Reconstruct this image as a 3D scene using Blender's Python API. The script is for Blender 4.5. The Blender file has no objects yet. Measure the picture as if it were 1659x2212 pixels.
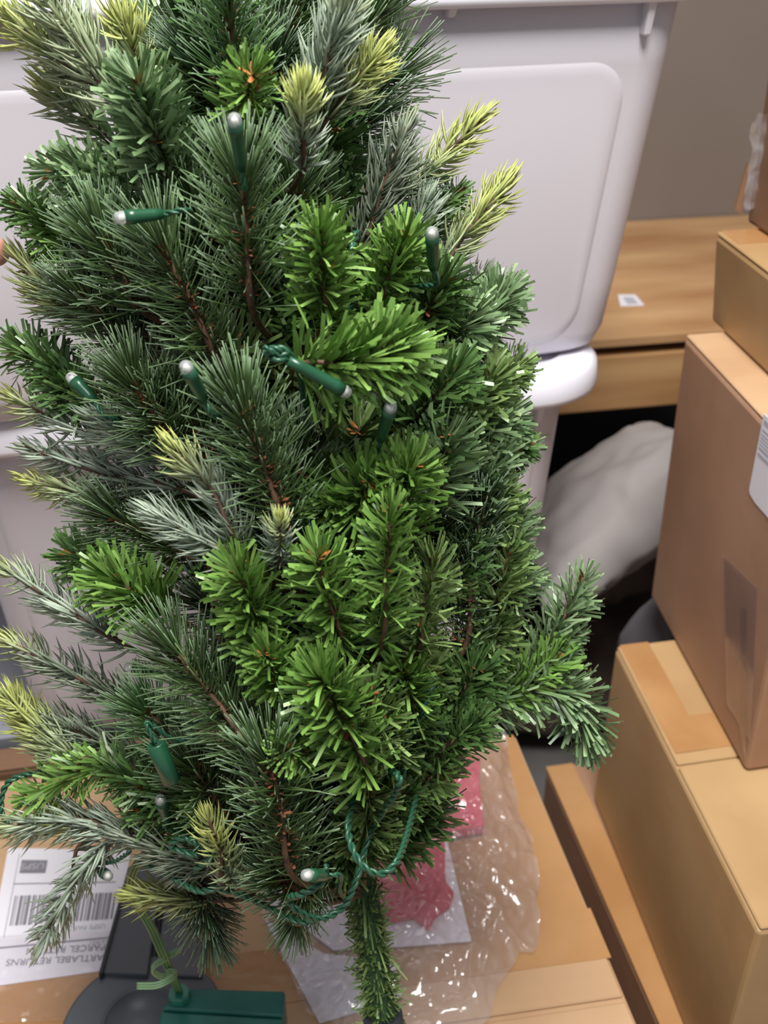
import bpy, bmesh, math, random
import numpy as np
from mathutils import Vector, Matrix, noise

# ------------------------------------------------------------------ camera, world, lights, exposure
scene = bpy.context.scene
F, W, H = 2250.0, 1659, 2212                      # focal length in pixels of the 1659 x 2212 photograph
PITCH, YAW, CZ = math.atan(1356 / 2250), math.radians(10.6), 0.77
cfh = np.array([math.sin(YAW), math.cos(YAW), 0.0])
cr = np.array([math.cos(YAW), -math.sin(YAW), 0.0])
cf = cfh * math.cos(PITCH) + np.array([0, 0, -math.sin(PITCH)])
cu = np.cross(cr, cf)
CAM = np.array([0, 0, CZ])
cam = bpy.data.cameras.new('camera')
cam.sensor_fit = 'VERTICAL'; cam.sensor_height = 36.0; cam.lens = F / H * 36.0
cam.clip_start = 0.02
cam.dof.use_dof = True; cam.dof.focus_distance = 0.565; cam.dof.aperture_fstop = 10.0
camo = bpy.data.objects.new('camera', cam); scene.collection.objects.link(camo)
camo.matrix_world = Matrix(((cr[0], cu[0], -cf[0], 0), (cr[1], cu[1], -cf[1], 0), (cr[2], cu[2], -cf[2], CZ), (0, 0, 0, 1)))
scene.camera = camo

world = bpy.data.worlds.new('world'); scene.world = world; world.use_nodes = True
bg = world.node_tree.nodes['Background']
bg.inputs[0].default_value = (0.93, 0.95, 1.0, 1); bg.inputs[1].default_value = 0.30

def area_light(name, loc, target, sx, sy, power, col):
    l = bpy.data.lights.new(name, 'AREA'); l.shape = 'RECTANGLE'; l.size = sx; l.size_y = sy
    l.energy = power; l.color = col
    o = bpy.data.objects.new(name, l); scene.collection.objects.link(o)
    o.location = loc
    o.rotation_euler = (Vector(target) - Vector(loc)).to_track_quat('-Z', 'Y').to_euler()
    return o
area_light('ceiling_lamp_light', (0.08, 0.10, 2.05), (0.0, 0.55, 0.0), 0.55, 0.9, 50.0, (1.0, 0.98, 0.95))

scene.view_settings.view_transform = 'Standard'; scene.view_settings.look = 'None'
scene.view_settings.gamma = 1.0; scene.view_settings.use_curve_mapping = False
scene.view_settings.exposure = 0.25

# ------------------------------------------------------------------ helpers
rng = np.random.default_rng(7); random.seed(7)
def ray(px, py): return cf + cr * (px - W / 2) / F - cu * (py - H / 2) / F
def P(px, py, d): return CAM + ray(px, py) * d
def onZ(px, py, z): d = ray(px, py); return CAM + d * ((z - CZ) / d[2])
def onY(px, py, Y): d = ray(px, py); return CAM + d * (Y / d[1])
def onX(px, py, X): d = ray(px, py); return CAM + d * (X / d[0])

COL = scene.collection
OFF = {}
def off_of(parent): return OFF.get(parent.name, np.zeros(3)) if parent else np.zeros(3)

def tag(o, label=None, cat=None, group=None, kind=None):
    if label: o['label'] = label
    if cat: o['category'] = cat
    if group: o['group'] = group
    if kind: o['kind'] = kind
    return o

def empty(name, loc, label, cat, group=None):
    o = bpy.data.objects.new(name, None); COL.objects.link(o)
    o.location = Vector(loc); o.empty_display_size = 0.02
    OFF[o.name] = np.array(loc, float)
    return tag(o, label, cat, group)

def link(me, name, parent, mat, smooth):
    if mat: me.materials.append(mat)
    if smooth: me.polygons.foreach_set('use_smooth', [True] * len(me.polygons))
    o = bpy.data.objects.new(name, me); COL.objects.link(o)
    return o

def obj(name, V, Fc, mat, parent=None, smooth=False, loc=None):
    """one mesh object from world-space vertices"""
    V = np.asarray(V, float)
    if parent is not None: off = off_of(parent)
    elif loc is not None: off = np.array(loc, float)
    else: off = np.array([V[:, 0].mean(), V[:, 1].mean(), V[:, 2].min()])
    me = bpy.data.meshes.new(name)
    me.from_pydata((V - off).tolist(), [], [list(map(int, f)) for f in Fc]); me.update()
    o = link(me, name, parent, mat, smooth)
    if parent is not None:
        o.parent = parent
        OFF[o.name] = off
    else:
        o.location = Vector(off); OFF[o.name] = off
    return o

def from_bm(name, bm, mat, parent=None, smooth=False):
    bm.verts.ensure_lookup_table(); bm.verts.index_update()
    V = [v.co[:] for v in bm.verts]; Fc = [[v.index for v in f.verts] for f in bm.faces]
    bm.free()
    return obj(name, V, Fc, mat, parent, smooth)

class MB:
    """collects geometry for one mesh"""
    def __init__(s): s.V = []; s.F = []
    def add(s, V, Fc):
        n = len(s.V); s.V += [tuple(v) for v in V]; s.F += [[i + n for i in f] for f in Fc]
    def build(s, name, mat, parent=None, smooth=False): return obj(name, s.V, s.F, mat, parent, smooth)

HEXF = [(0, 1, 2, 3), (7, 6, 5, 4), (0, 4, 5, 1), (1, 5, 6, 2), (2, 6, 7, 3), (3, 7, 4, 0)]
def hexa_bm(top4, bot4, bev=0.0, seg=2):
    bm = bmesh.new()
    vs = [bm.verts.new(Vector(p)) for p in list(top4) + list(bot4)]
    for f in HEXF: bm.faces.new([vs[i] for i in f])
    bmesh.ops.recalc_face_normals(bm, faces=bm.faces)
    if bev: bmesh.ops.bevel(bm, geom=bm.edges[:], offset=bev, segments=seg, profile=0.5, affect='EDGES', clamp_overlap=True)
    return bm
def box_bm(x0, x1, y0, y1, z0, z1, bev=0.0, seg=2, M=None):
    t = [(x0, y1, z1), (x1, y1, z1), (x1, y0, z1), (x0, y0, z1)]
    b = [(p[0], p[1], z0) for p in t]
    bm = hexa_bm(t, b, bev, seg)
    if M is not None: bmesh.ops.transform(bm, matrix=M, verts=bm.verts)
    return bm
def slab(top4, th, up=(0, 0, 1)):
    u = np.array(up, float) * th
    return hexa_bm([np.array(p) + u for p in top4], top4)

def frames(Pn):
    Pn = np.asarray(Pn, float)
    T = np.gradient(Pn, axis=0); T /= np.linalg.norm(T, axis=1)[:, None] + 1e-12
    a = np.array([0, 0, 1.0]) if abs(T[0][2]) < 0.9 else np.array([1.0, 0, 0])
    N = np.cross(T[0], a); N /= np.linalg.norm(N)
    Ns = []
    for t in T:
        N = N - t * (N @ t); N /= np.linalg.norm(N) + 1e-12; Ns.append(N.copy())
    Ns = np.array(Ns)
    return T, Ns, np.cross(T, Ns)

def tube(Pn, r, n=8, cap=True):
    Pn = np.asarray(Pn, float); m = len(Pn)
    r = np.broadcast_to(np.asarray(r, float), (m,))
    T, N, B = frames(Pn)
    a = np.linspace(0, 2 * math.pi, n, endpoint=False)
    V = (Pn[:, None] + r[:, None, None] * (np.cos(a)[None, :, None] * N[:, None] + np.sin(a)[None, :, None] * B[:, None])).reshape(-1, 3)
    Fc = [(i * n + j, i * n + (j + 1) % n, (i + 1) * n + (j + 1) % n, (i + 1) * n + j) for i in range(m - 1) for j in range(n)]
    if cap: Fc += [tuple(range(n - 1, -1, -1)), tuple((m - 1) * n + j for j in range(n))]
    return V, Fc

def spline(pts, n):
    """Catmull-Rom through pts"""
    p = np.asarray(pts, float); p = np.vstack([2 * p[0] - p[1], p, 2 * p[-1] - p[-2]])
    out = []; k = len(p) - 3
    for s in np.linspace(0, k, n):
        i = min(int(s), k - 1); t = s - i
        a, b, c, d = p[i:i + 4]
        out.append(0.5 * ((2 * b) + (c - a) * t + (2 * a - 5 * b + 4 * c - d) * t * t + (3 * b - a - 3 * c + d) * t ** 3))
    return np.array(out)

def twist(mb, pts, r=0.0008, turn=0.010, strands=2, n=None):
    pts = np.asarray(pts, float)
    L = np.linalg.norm(np.diff(pts, axis=0), axis=1).sum()
    q = spline(pts, n or max(12, int(L / 0.0016)))
    T, N, B = frames(q)
    s = np.concatenate([[0], np.cumsum(np.linalg.norm(np.diff(q, axis=0), axis=1))])
    for k in range(strands):
        a = s / turn * 2 * math.pi + k * 2 * math.pi / strands
        mb.add(*tube(q + r * 0.95 * (np.cos(a)[:, None] * N + np.sin(a)[:, None] * B), r, 6))

def rrect(hx, hy, rad, n=6):
    pts = []
    for cx, cy, a0 in ((hx - rad, hy - rad, 0), (-hx + rad, hy - rad, 90), (-hx + rad, -hy + rad, 180), (hx - rad, -hy + rad, 270)):
        for k in range(n + 1):
            a = math.radians(a0 + 90 * k / n); pts.append((cx + rad * math.cos(a), cy + rad * math.sin(a)))
    return pts
def loft(rings, cap0=True, cap1=True):
    n = len(rings[0]); V = [p for r in rings for p in r]
    Fc = [(i * n + j, i * n + (j + 1) % n, (i + 1) * n + (j + 1) % n, (i + 1) * n + j) for i in range(len(rings) - 1) for j in range(n)]
    if cap0: Fc.append(tuple(range(n - 1, -1, -1)))
    if cap1: Fc.append(tuple((len(rings) - 1) * n + j for j in range(n)))
    return V, Fc

# ------------------------------------------------------------------ materials
def mat(name, col, rough=0.5, **kw):
    m = bpy.data.materials.new(name); m.use_nodes = True
    b = m.node_tree.nodes['Principled BSDF']
    b.inputs['Base Color'].default_value = (*col, 1); b.inputs['Roughness'].default_value = rough
    for k, v in kw.items():
        b.inputs[k.replace('_', ' ')].default_value = v
    return m
def noisy(name, c0, c1, scale=(8, 8, 8), rough=0.6, bump=0.0, bscale=60, detail=4, p0=0.35, p1=0.65, **kw):
    m = mat(name, c0, rough, **kw); nt = m.node_tree; b = nt.nodes['Principled BSDF']
    tc = nt.nodes.new('ShaderNodeTexCoord'); mp = nt.nodes.new('ShaderNodeMapping'); mp.inputs['Scale'].default_value = scale
    nz = nt.nodes.new('ShaderNodeTexNoise'); nz.inputs['Scale'].default_value = 1.0; nz.inputs['Detail'].default_value = detail
    rp = nt.nodes.new('ShaderNodeValToRGB'); rp.color_ramp.elements[0].color = (*c0, 1); rp.color_ramp.elements[1].color = (*c1, 1)
    rp.color_ramp.elements[0].position = p0; rp.color_ramp.elements[1].position = p1
    nt.links.new(tc.outputs['Object'], mp.inputs[0]); nt.links.new(mp.outputs[0], nz.inputs[0])
    nt.links.new(nz.outputs[0], rp.inputs[0]); nt.links.new(rp.outputs[0], b.inputs['Base Color'])
    if bump:
        n2 = nt.nodes.new('ShaderNodeTexNoise'); n2.inputs['Scale'].default_value = bscale; n2.inputs['Detail'].default_value = 4
        bp = nt.nodes.new('ShaderNodeBump'); bp.inputs['Strength'].default_value = bump; bp.inputs['Distance'].default_value = 0.003
        nt.links.new(tc.outputs['Object'], n2.inputs[0]); nt.links.new(n2.outputs[0], bp.inputs['Height']); nt.links.new(bp.outputs[0], b.inputs['Normal'])
    return m
def vcol(name, rough, **kw):
    m = mat(name, (0.1, 0.3, 0.1), rough, **kw); nt = m.node_tree; b = nt.nodes['Principled BSDF']
    a = nt.nodes.new('ShaderNodeVertexColor'); a.layer_name = 'Col'
    nt.links.new(a.outputs[0], b.inputs['Base Color'])
    return m
def film(name, milk=0.14, gloss=0.35, bump=0.6, bscale=45, tint=(0.95, 0.93, 0.98)):
    m = bpy.data.materials.new(name); m.use_nodes = True; nt = m.node_tree; nt.nodes.clear()
    out = nt.nodes.new('ShaderNodeOutputMaterial')
    tr = nt.nodes.new('ShaderNodeBsdfTransparent'); tr.inputs[0].default_value = (0.97, 0.96, 0.98, 1)
    df = nt.nodes.new('ShaderNodeBsdfDiffuse'); df.inputs[0].default_value = (*tint, 1)
    gl = nt.nodes.new('ShaderNodeBsdfGlossy'); gl.inputs['Roughness'].default_value = 0.12
    lw = nt.nodes.new('ShaderNodeLayerWeight'); lw.inputs['Blend'].default_value = 0.5; pw_ = nt.nodes.new('ShaderNodeMath'); pw_.operation = 'POWER'; pw_.inputs[1].default_value = 4.0
    mul = nt.nodes.new('ShaderNodeMath'); mul.operation = 'MULTIPLY_ADD'; mul.inputs[1].default_value = 0.8; mul.inputs[2].default_value = gloss * 0.3
    m1 = nt.nodes.new('ShaderNodeMixShader'); m1.inputs[0].default_value = milk
    m2 = nt.nodes.new('ShaderNodeMixShader')
    tc = nt.nodes.new('ShaderNodeTexCoord'); nz = nt.nodes.new('ShaderNodeTexNoise'); nz.inputs['Scale'].default_value = bscale; nz.inputs['Detail'].default_value = 3
    bp = nt.nodes.new('ShaderNodeBump'); bp.inputs['Strength'].default_value = bump; bp.inputs['Distance'].default_value = 0.006
    L = nt.links.new
    L(tc.outputs['Object'], nz.inputs[0]); L(nz.outputs[0], bp.inputs['Height']); L(bp.outputs[0], gl.inputs['Normal']); L(bp.outputs[0], lw.inputs['Normal'])
    L(lw.outputs['Facing'], pw_.inputs[0]); L(pw_.outputs[0], mul.inputs[0]); L(tr.outputs[0], m1.inputs[1]); L(df.outputs[0], m1.inputs[2])
    L(m1.outputs[0], m2.inputs[1]); L(gl.outputs[0], m2.inputs[2]); L(mul.outputs[0], m2.inputs[0]); L(m2.outputs[0], out.inputs[0])
    return m

M = {}
M['card'] = noisy('cardboard', (0.50, 0.310, 0.170), (0.60, 0.390, 0.225), (4, 11, 4), 0.55, 0.2, 30)
M['card_yellow'] = noisy('cardboard_yellow', (0.41, 0.250, 0.112), (0.51, 0.330, 0.160), (6, 6, 6), 0.5, 0.12, 40)
M['card_brown'] = noisy('cardboard_brown', (0.345, 0.190, 0.112), (0.42, 0.245, 0.148), (6, 6, 6), 0.6, 0.12, 40)
M['card_dark'] = noisy('cardboard_dark', (0.22, 0.115, 0.065), (0.28, 0.16, 0.09), (6, 6, 6), 0.7)
M['tape'] = noisy('packing_tape', (0.40, 0.205, 0.080), (0.48, 0.265, 0.115), (9, 9, 9), 0.25, 0.15, 80)
M['tape_clear'] = film('clear_tape', 0.07, 0.05, 0.1, 30, (0.8, 0.62, 0.5))
M['bin'] = mat('bin_plastic', (0.635, 0.605, 0.655), 0.36)
M['bin_lid'] = mat('bin_lid_plastic', (0.80, 0.79, 0.87), 0.35)
M['tote'] = noisy('grey_tote_plastic', (0.32, 0.335, 0.395), (0.37, 0.385, 0.45), (4, 4, 4), 0.5)
M['wall'] = noisy('painted_wall', (0.215, 0.178, 0.155), (0.25, 0.21, 0.185), (2, 2, 2), 0.45, 0.1, 12)
M['floor'] = noisy('concrete_floor', (0.16, 0.155, 0.15), (0.22, 0.21, 0.2), (3, 3, 3), 0.7)
M['wood'] = noisy('pine_board', (0.36, 0.17, 0.060), (0.66, 0.41, 0.19), (1.6, 22, 22), 0.5, 0.1, 30, 5, 0.3, 0.7)
M['ply'] = noisy('plywood', (0.38, 0.180, 0.072), (0.62, 0.385, 0.190), (2.2, 9, 9), 0.5, 0.08, 30, 5, 0.3, 0.65)
M['white'] = mat('white_paper', (0.82, 0.80, 0.86), 0.5)
M['ink'] = mat('grey_ink', (0.22, 0.21, 0.25), 0.6)
M['ink_light'] = mat('light_grey_ink', (0.45, 0.45, 0.50), 0.6)
M['red'] = noisy('red_felt', (0.60, 0.025, 0.06), (0.68, 0.05, 0.095), (30, 30, 30), 0.6, 0.2, 200)
M['film'] = film('clear_bag', 0.13, 0.35, 0.35, 60)
M['film2'] = film('clear_wrap', 0.04, 0.25, 0.12, 40)
M['grey'] = noisy('dark_grey_plastic', (0.082, 0.092, 0.108), (0.098, 0.108, 0.125), (20, 20, 20), 0.4)
M['greydark'] = mat('black_plastic', (0.03, 0.034, 0.04), 0.35)
M['teal'] = noisy('teal_green_plastic', (0.012, 0.125, 0.105), (0.016, 0.145, 0.12), (30, 30, 30), 0.35)
M['teal_light'] = mat('green_grommet', (0.03, 0.20, 0.15), 0.35)
M['wire'] = mat('green_wire', (0.022, 0.090, 0.048), 0.35)
M['cable'] = mat('pale_green_cable', (0.085, 0.19, 0.07), 0.4)
M['tie'] = mat('pale_green_tie', (0.19, 0.33, 0.17), 0.4)
M['socket'] = mat('green_lamp_socket', (0.014, 0.075, 0.036), 0.3)
M['lens'] = mat('clear_lens', (0.98, 0.99, 0.98), 0.05, Transmission_Weight=0.75, IOR=1.42)
M['led'] = mat('led_chip', (0.80, 0.80, 0.70), 0.4)
M['stem'] = noisy('brown_stem', (0.055, 0.028, 0.016), (0.13, 0.065, 0.035), (200, 200, 200), 0.7)
M['bark'] = mat('trunk_wrap', (0.02, 0.06, 0.02), 0.7)
M['bud'] = vcol('bud_scale', 0.55)
M['pvc'] = vcol('pvc_strip', 0.36)
M['spruce'] = vcol('spruce_needle', 0.42)
M['pine'] = vcol('pine_needle', 0.33)
M['pillow'] = noisy('white_fabric', (0.47, 0.435, 0.425), (0.55, 0.515, 0.505), (5, 5, 5), 0.8, 0.3, 15)
M['brown_cloth'] = noisy('brown_cloth', (0.085, 0.062, 0.052), (0.12, 0.09, 0.077), (5, 5, 5), 0.9, 0.4, 20)
M['greybag'] = mat('grey_bag', (0.11, 0.10, 0.11), 0.4)
M['skin'] = noisy('skin', (0.60, 0.285, 0.215), (0.66, 0.33, 0.25), (30, 30, 30), 0.5, 0.15, 150, Subsurface_Weight=0.12)
M['skin'].node_tree.nodes['Principled BSDF'].inputs['Subsurface Radius'].default_value = (0.006, 0.002, 0.001)
M['nail'] = mat('nail', (0.70, 0.42, 0.36), 0.25)
M['sleeve'] = noisy('sleeve_cloth', (0.05, 0.055, 0.075), (0.07, 0.075, 0.1), (60, 60, 60), 0.9)

# ------------------------------------------------------------------ the setting
FZ = -0.42
def struct(o): o['kind'] = 'structure'; return o
SY0, SY1, SZ = 1.235, 1.77, 0.25                # shelf: front, back (at the wall), top
struct(from_bm('floor', box_bm(-2.2, 2.4, -1.0, SY1, FZ - 0.05, FZ), M['floor']))
struct(from_bm('wall_back', box_bm(-2.2, 2.4, SY1, SY1 + 0.08, FZ - 0.05, 2.2), M['wall']))
struct(from_bm('wall_right', box_bm(1.75, 1.83, -1.0, SY1, FZ - 0.05, 2.2), M['wall']))

# built-in wooden shelf along the back wall
sh = empty('wooden_shelf', (0.6, 1.5, FZ), 'long wooden shelf of plywood and pine beams along the back wall', 'shelf')
from_bm('shelf_board', box_bm(-1.6, 1.74, SY0, SY1 - 0.003, SZ - 0.014, SZ, 0.002), M['ply'], sh)
from_bm('gap_shadow_strip', box_bm(-1.6, 1.74, SY0 + 0.025, SY0 + 0.045, SZ - 0.028, SZ - 0.014), M['greydark'], sh)  # black strip standing in for the shadow gap between board and beam
from_bm('front_beam', box_bm(-1.6, 1.74, SY0 + 0.004, SY0 + 0.042, SZ - 0.110, SZ - 0.028, 0.003), M['wood'], sh)
from_bm('back_beam', box_bm(-1.6, 1.74, SY1 - 0.045, SY1 - 0.004, SZ - 0.103, SZ - 0.014, 0.003), M['wood'], sh)
from_bm('shade_panel', box_bm(-1.6, 1.74, SY1 - 0.16, SY1 - 0.15, FZ + 0.002, SZ - 0.016), M['greydark'], sh)  # added black sheet, its dark colour stands for the shade under the shelf
for x in (-1.5, 1.35):
    from_bm('post', box_bm(x, x + 0.089, SY0 + 0.043, SY0 + 0.081, FZ, SZ - 0.014, 0.003), M['wood'], sh)
    from_bm('post', box_bm(x, x + 0.089, SY1 - 0.084, SY1 - 0.046, FZ, SZ - 0.014, 0.003), M['wood'], sh)
pt = [onZ(x, y, SZ + 0.0004) for x, y in ((1335, 637), (1372, 637), (1392, 660), (1340, 662))]
stk = from_bm('sticker', slab(pt, 0.0006), M['white'], sh)
pt2 = [onZ(x, y, SZ + 0.0012) for x, y in ((1345, 642), (1366, 642), (1380, 656), (1356, 657))]
from_bm('print', slab(pt2, 0.0002), M['ink_light'], stk)

# ------------------------------------------------------------------ white storage bins
BA = math.radians(6.8)
b0 = onY(1475, 5, 0.85)                                             # top right front corner of the upper bin
bxv = np.array([math.cos(BA), math.sin(BA), 0]); byv = np.array([-bxv[1], bxv[0], 0])
BIN = {'o': np.array([b0[0], b0[1], 0]), 'x': bxv, 'y': byv}
def bp(u, v, z): return BIN['o'] + BIN['x'] * u + BIN['y'] * v + np.array([0, 0, z])

def make_bin(label, u_mid, hw_top, hw_bot, v_front, depth, z_top, z_bot, lid_h, over, rad, drop=0.0, pin=0.040):
    inset = hw_top - hw_bot; FI = 0.6                                # the front slopes less than the ends
    def ring(hw, ins, z, r): return [bp(u_mid + x, v_front + depth / 2 + y, z) for x, y in rrect(hw, depth / 2 - ins * FI, r, 8)]
    t = empty('storage_bin', bp(u_mid, v_front + depth / 2, z_bot), label, 'storage bin', 'white lidded storage bins')
    zs = np.linspace(0, 1, 7)
    rings = [ring(hw_bot - 0.022, inset + 0.022, z_bot, rad * 0.6), ring(hw_bot - 0.008, inset + 0.008, z_bot + 0.006, rad * 0.75), ring(hw_bot - 0.001, inset + 0.001, z_bot + 0.022, rad * 0.8)]
    for s in zs[1:]:
        rings.append(ring(hw_bot + inset * s, inset * (1 - s), z_bot + 0.022 + (z_top - z_bot - 0.022) * s, rad * (0.8 + 0.2 * s)))
    V, Fc = loft(rings); body = obj('body', V, Fc, M['bin'], t, True)
    # raised front panel with rounded corners, following the sloping front
    def front(u, z, out):
        s = (z - z_bot - 0.022) / (z_top - z_bot - 0.022)
        v = v_front + inset * FI * (1 - s) - out
        return bp(u, v, z)
    zc, hz = (z_top + z_bot) / 2 - 0.006, (z_top - z_bot) / 2
    top, bot = z_top - 0.047, z_bot + 0.022
    zc, hz = (top + bot) / 2, (top - bot) / 2
    def pring(g, out):
        pts = []
        for x, y in rrect(hw_top - pin + g, hz + g, 0.030 + g, 10):
            z = zc + y; s = (z - z_bot) / (z_top - z_bot)
            k = (hw_bot + inset * s) / hw_top
            pts.append(front(u_mid + x * k, z, out))
        return pts
    V, Fc = loft([pring(0.006, -0.0015), pring(0.004, 0.0002), pring(0.0, 0.0014), pring(-0.005, 0.0020)], False, True)
    obj('front_panel', V, Fc, M['bin'], t, True)
    # lid: plate, skirt, rolled rim
    hw, dd = hw_top + over, depth + 2 * over
    def lring(g, z): return [bp(u_mid + x, v_front + depth / 2 + y, z) for x, y in rrect(hw + g, dd / 2 + g, rad + over + g, 10)]
    V, Fc = loft([lring(-0.006, z_top - drop), lring(-0.001, z_top - drop + 0.001), lring(0.0, z_top - drop + 0.006), lring(-0.002, z_top + lid_h * 0.55), lring(-0.007, z_top + lid_h * 0.85), lring(-0.016, z_top + lid_h), lring(-0.035, z_top + lid_h - 0.001), lring(-0.040, z_top + lid_h - 0.006)])
    obj('lid', V, Fc, M['bin_lid'], t, True)
    for u in (-0.86, -0.36, 0.38, 0.865):
        hh = 0.024 if abs(u) > 0.5 else 0.006
        c = u_mid + u * (hw_top - 0.002)
        bm = hexa_bm([bp(c - 0.0035, v_front + 0.004, z_top - drop + 0.001), bp(c + 0.0035, v_front + 0.004, z_top - drop + 0.001), bp(c + 0.0035, v_front - 0.011, z_top - drop + 0.001), bp(c - 0.0035, v_front - 0.011, z_top - drop + 0.001)],
                     [bp(c - 0.003, v_front + 0.006, z_top - drop - hh), bp(c + 0.003, v_front + 0.006, z_top - drop - hh), bp(c + 0.003, v_front - 0.007, z_top - drop - hh), bp(c - 0.003, v_front - 0.007, z_top - drop - hh)], 0.0015)
        from_bm('rib', bm, M['bin'], t)
    return t
UZ0 = 0.3925
make_bin('large white plastic storage bin stacked on top of the lower bin', -0.325, 0.341, 0.312, 0.0, 0.40, 0.692, UZ0, 0.034, 0.016, 0.045, 0.0, 0.055)
hq = [bp(0.014, 0.06, 0.70), bp(0.036, 0.10, 0.70), bp(0.028, 0.10, 0.645), bp(0.014, 0.06, 0.636)]
la = math.radians(1.0); BIN['x'] = np.array([math.cos(la), math.sin(la), 0]); BIN['y'] = np.array([-math.sin(la), math.cos(la), 0]); BIN['o'] = np.array([0.070, 0.846, 0.0])
make_bin('white plastic storage bin underneath, with a rounded lid carrying the upper bin', -0.012, 0.290, 0.266, 0.0, 0.36, 0.371, 0.004, 0.0205, 0.030, 0.05, 0.012)

# grey tote under the white bins
t = empty('grey_tote', (-0.22, 1.04, FZ), 'dull grey plastic tote under the lower white bin', 'storage tote')
def trings(prof): return [[np.array([-0.22 + x, 1.045 + y, z]) for x, y in rrect(hx, hy, 0.03)] for hx, hy, z in prof]
V, Fc = loft(trings(((0.49, 0.125, FZ), (0.515, 0.150, -0.035)))); obj('body', V, Fc, M['tote'], t, True)
V, Fc = loft(trings(((0.525, 0.16, -0.037), (0.528, 0.163, -0.006), (0.522, 0.157, 0.0), (0.50, 0.14, 0.0015), (0.49, 0.13, 0.003)))); obj('lid', V, Fc, M['tote'], t)

# ------------------------------------------------------------------ cartons
def lerp(a, b, s): return np.asarray(a, float) * (1 - s) + np.asarray(b, float) * s
def quad_at(t4, u0, u1, v0, v1):
    """patch of the quad (far-left, far-right, near-right, near-left) in 0..1 coordinates: u to the right, v from far to near"""
    fl, fr, nr, nl = t4
    def q(u, v): return lerp(lerp(fl, fr, u), lerp(nl, nr, u), v)
    return [q(u0, v0), q(u1, v0), q(u1, v1), q(u0, v1)]

def carton(name, label, top4, bot4, m, seam='v', tapes=(), flap_m=None, group='cardboard cartons'):
    base = np.mean(np.array(bot4), axis=0)
    t = empty(name, base, label, 'carton', group)
    th = 0.003
    up = np.cross(np.array(top4[3]) - top4[0], np.array(top4[1]) - top4[0]); up /= np.linalg.norm(up)
    from_bm('body', hexa_bm([np.array(p) - up * th for p in top4], bot4, 0.004, 2), m, t)
    g = 0.004
    parts = ((0.004, 0.5 - g, 0.003, 0.997), (0.5 + g, 0.996, 0.003, 0.997)) if seam == 'v' else ((0.004, 0.996, 0.003, 0.5 - g), (0.004, 0.996, 0.5 + g, 0.997))
    for u0, u1, v0, v1 in parts:
        q = quad_at(top4, u0, u1, v0, v1)
        from_bm('flap', hexa_bm([p + 0 * up for p in q], [p - up * th for p in q], 0.0012, 1), flap_m or m, t)
    for k, (u0, u1, v0, v1) in enumerate(tapes):
        q = quad_at(top4, u0, u1, v0, v1)
        from_bm('tape', hexa_bm([p + up * (0.0004 + 0.00015 * k) for p in q], [p - up * 0.0004 for p in q]), M['tape'], t)
    return t

def rect(x0, x1, y0, y1, z): return [np.array(p, float) for p in ((x0, y1, z), (x1, y1, z), (x1, y0, z), (x0, y0, z))]
AX1 = 0.289
A4 = rect(-0.52, AX1, 0.16, 0.79, 0.0); A4[0][1] = 0.832; A4[1][1] = 0.785
boxA = carton('carton', 'flat tan carton under the fir tree, with a shipping label and clear plastic on it', A4, [p + np.array([0, 0, FZ]) for p in A4], M['card'], 'h', ((0.86, 0.995, 0.005, 0.42), (0.0, 1.0, 0.36, 0.44)))
# crease between two flaps of the big carton
E4 = rect(0.389, 0.86, 0.446, 0.787, 0.10); E4[3][0] = 0.369
boxE = carton('carton', 'wide tan carton with long tape strips, carrying the tall brown carton', E4, [np.array([p[0], p[1], -0.12]) for p in E4], M['card_yellow'], 'h', ((0.01, 0.075, 0.0, 0.46), (0.20, 0.26, 0.46, 1.0), (0.012, 0.2, 0.33, 0.46)))
F4 = rect(0.352, 0.90, 0.36, 0.845, -0.12)
boxF = carton('carton', 'brown carton at the bottom of the stack, beneath the wide tan carton', F4, [np.array([p[0], p[1], FZ]) for p in F4], M['card_brown'], 'v', ((0.0, 0.06, 0.0, 1.0),))
# tall brown carton: leans a little, its bottom edge lies on the wide carton
Db = [onZ(1405, 1287, 0.1012), None, None, onZ(1610, 1667, 0.1012)]
Dt_f = onY(1480, 722, Db[0][1]); 
dl = (Dt_f - Db[0])
Dt_n = Db[3] + dl
wv = np.array([0.33, 0.0, 0.0])
Dtop = [Dt_f, Dt_f + wv, Dt_n + wv, Dt_n]; Dbot = [Db[0], Db[0] + wv, Db[3] + wv, Db[3]]
boxD = carton('carton', 'tall brown carton with a white label, standing on the wide tan carton', Dtop, Dbot, M['card_brown'], 'v', ((0.46, 0.54, 0, 1),), M['card'])
# its label and clear tape on the left side
def side_q(px):
    n = np.cross(Dt_f - Db[0], Db[3] - Db[0]); n /= np.linalg.norm(n)
    if n[0] > 0: n = -n
    out = []
    for x, y in px:
        d = ray(x, y); out.append(CAM + d * (np.dot(Db[0] - CAM, n) / np.dot(d, n)))
    return out, n
q, n = side_q([(1652, 893), (1708, 948), (1694, 1156), (1632, 1085), (1622, 1068), (1620, 1058)])
def poly_plate(q, n, o0, o1):
    k = len(q); V = [p + n * o1 for p in q] + [p + n * o0 for p in q]
    return V, [tuple(range(k)), tuple(range(2 * k - 1, k - 1, -1))] + [(i, (i + 1) % k, k + (i + 1) % k, k + i)[::-1] for i in range(k)]
lab = obj('label', *poly_plate(q, n, 0.0002, 0.0008), M['white'], boxD)
mb = MB()
for k, (o, w) in enumerate(((0, 14), (20, 5), (30, 3), (37, 3), (44, 3), (51, 3), (58, 7), (70, 10))):
    x0 = 1654 - o * 0.20; y0 = 905 + o
    qq, _ = side_q([(x0, y0), (x0 + 48, y0 + 48), (x0 + 48, y0 + 48 + w * 0.7), (x0 - 1, y0 + w * 0.7)])
    mb.add(*poly_plate(qq, n, 0.0009, 0.0011))
mb.build('print', M['ink_light'], lab)
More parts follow.
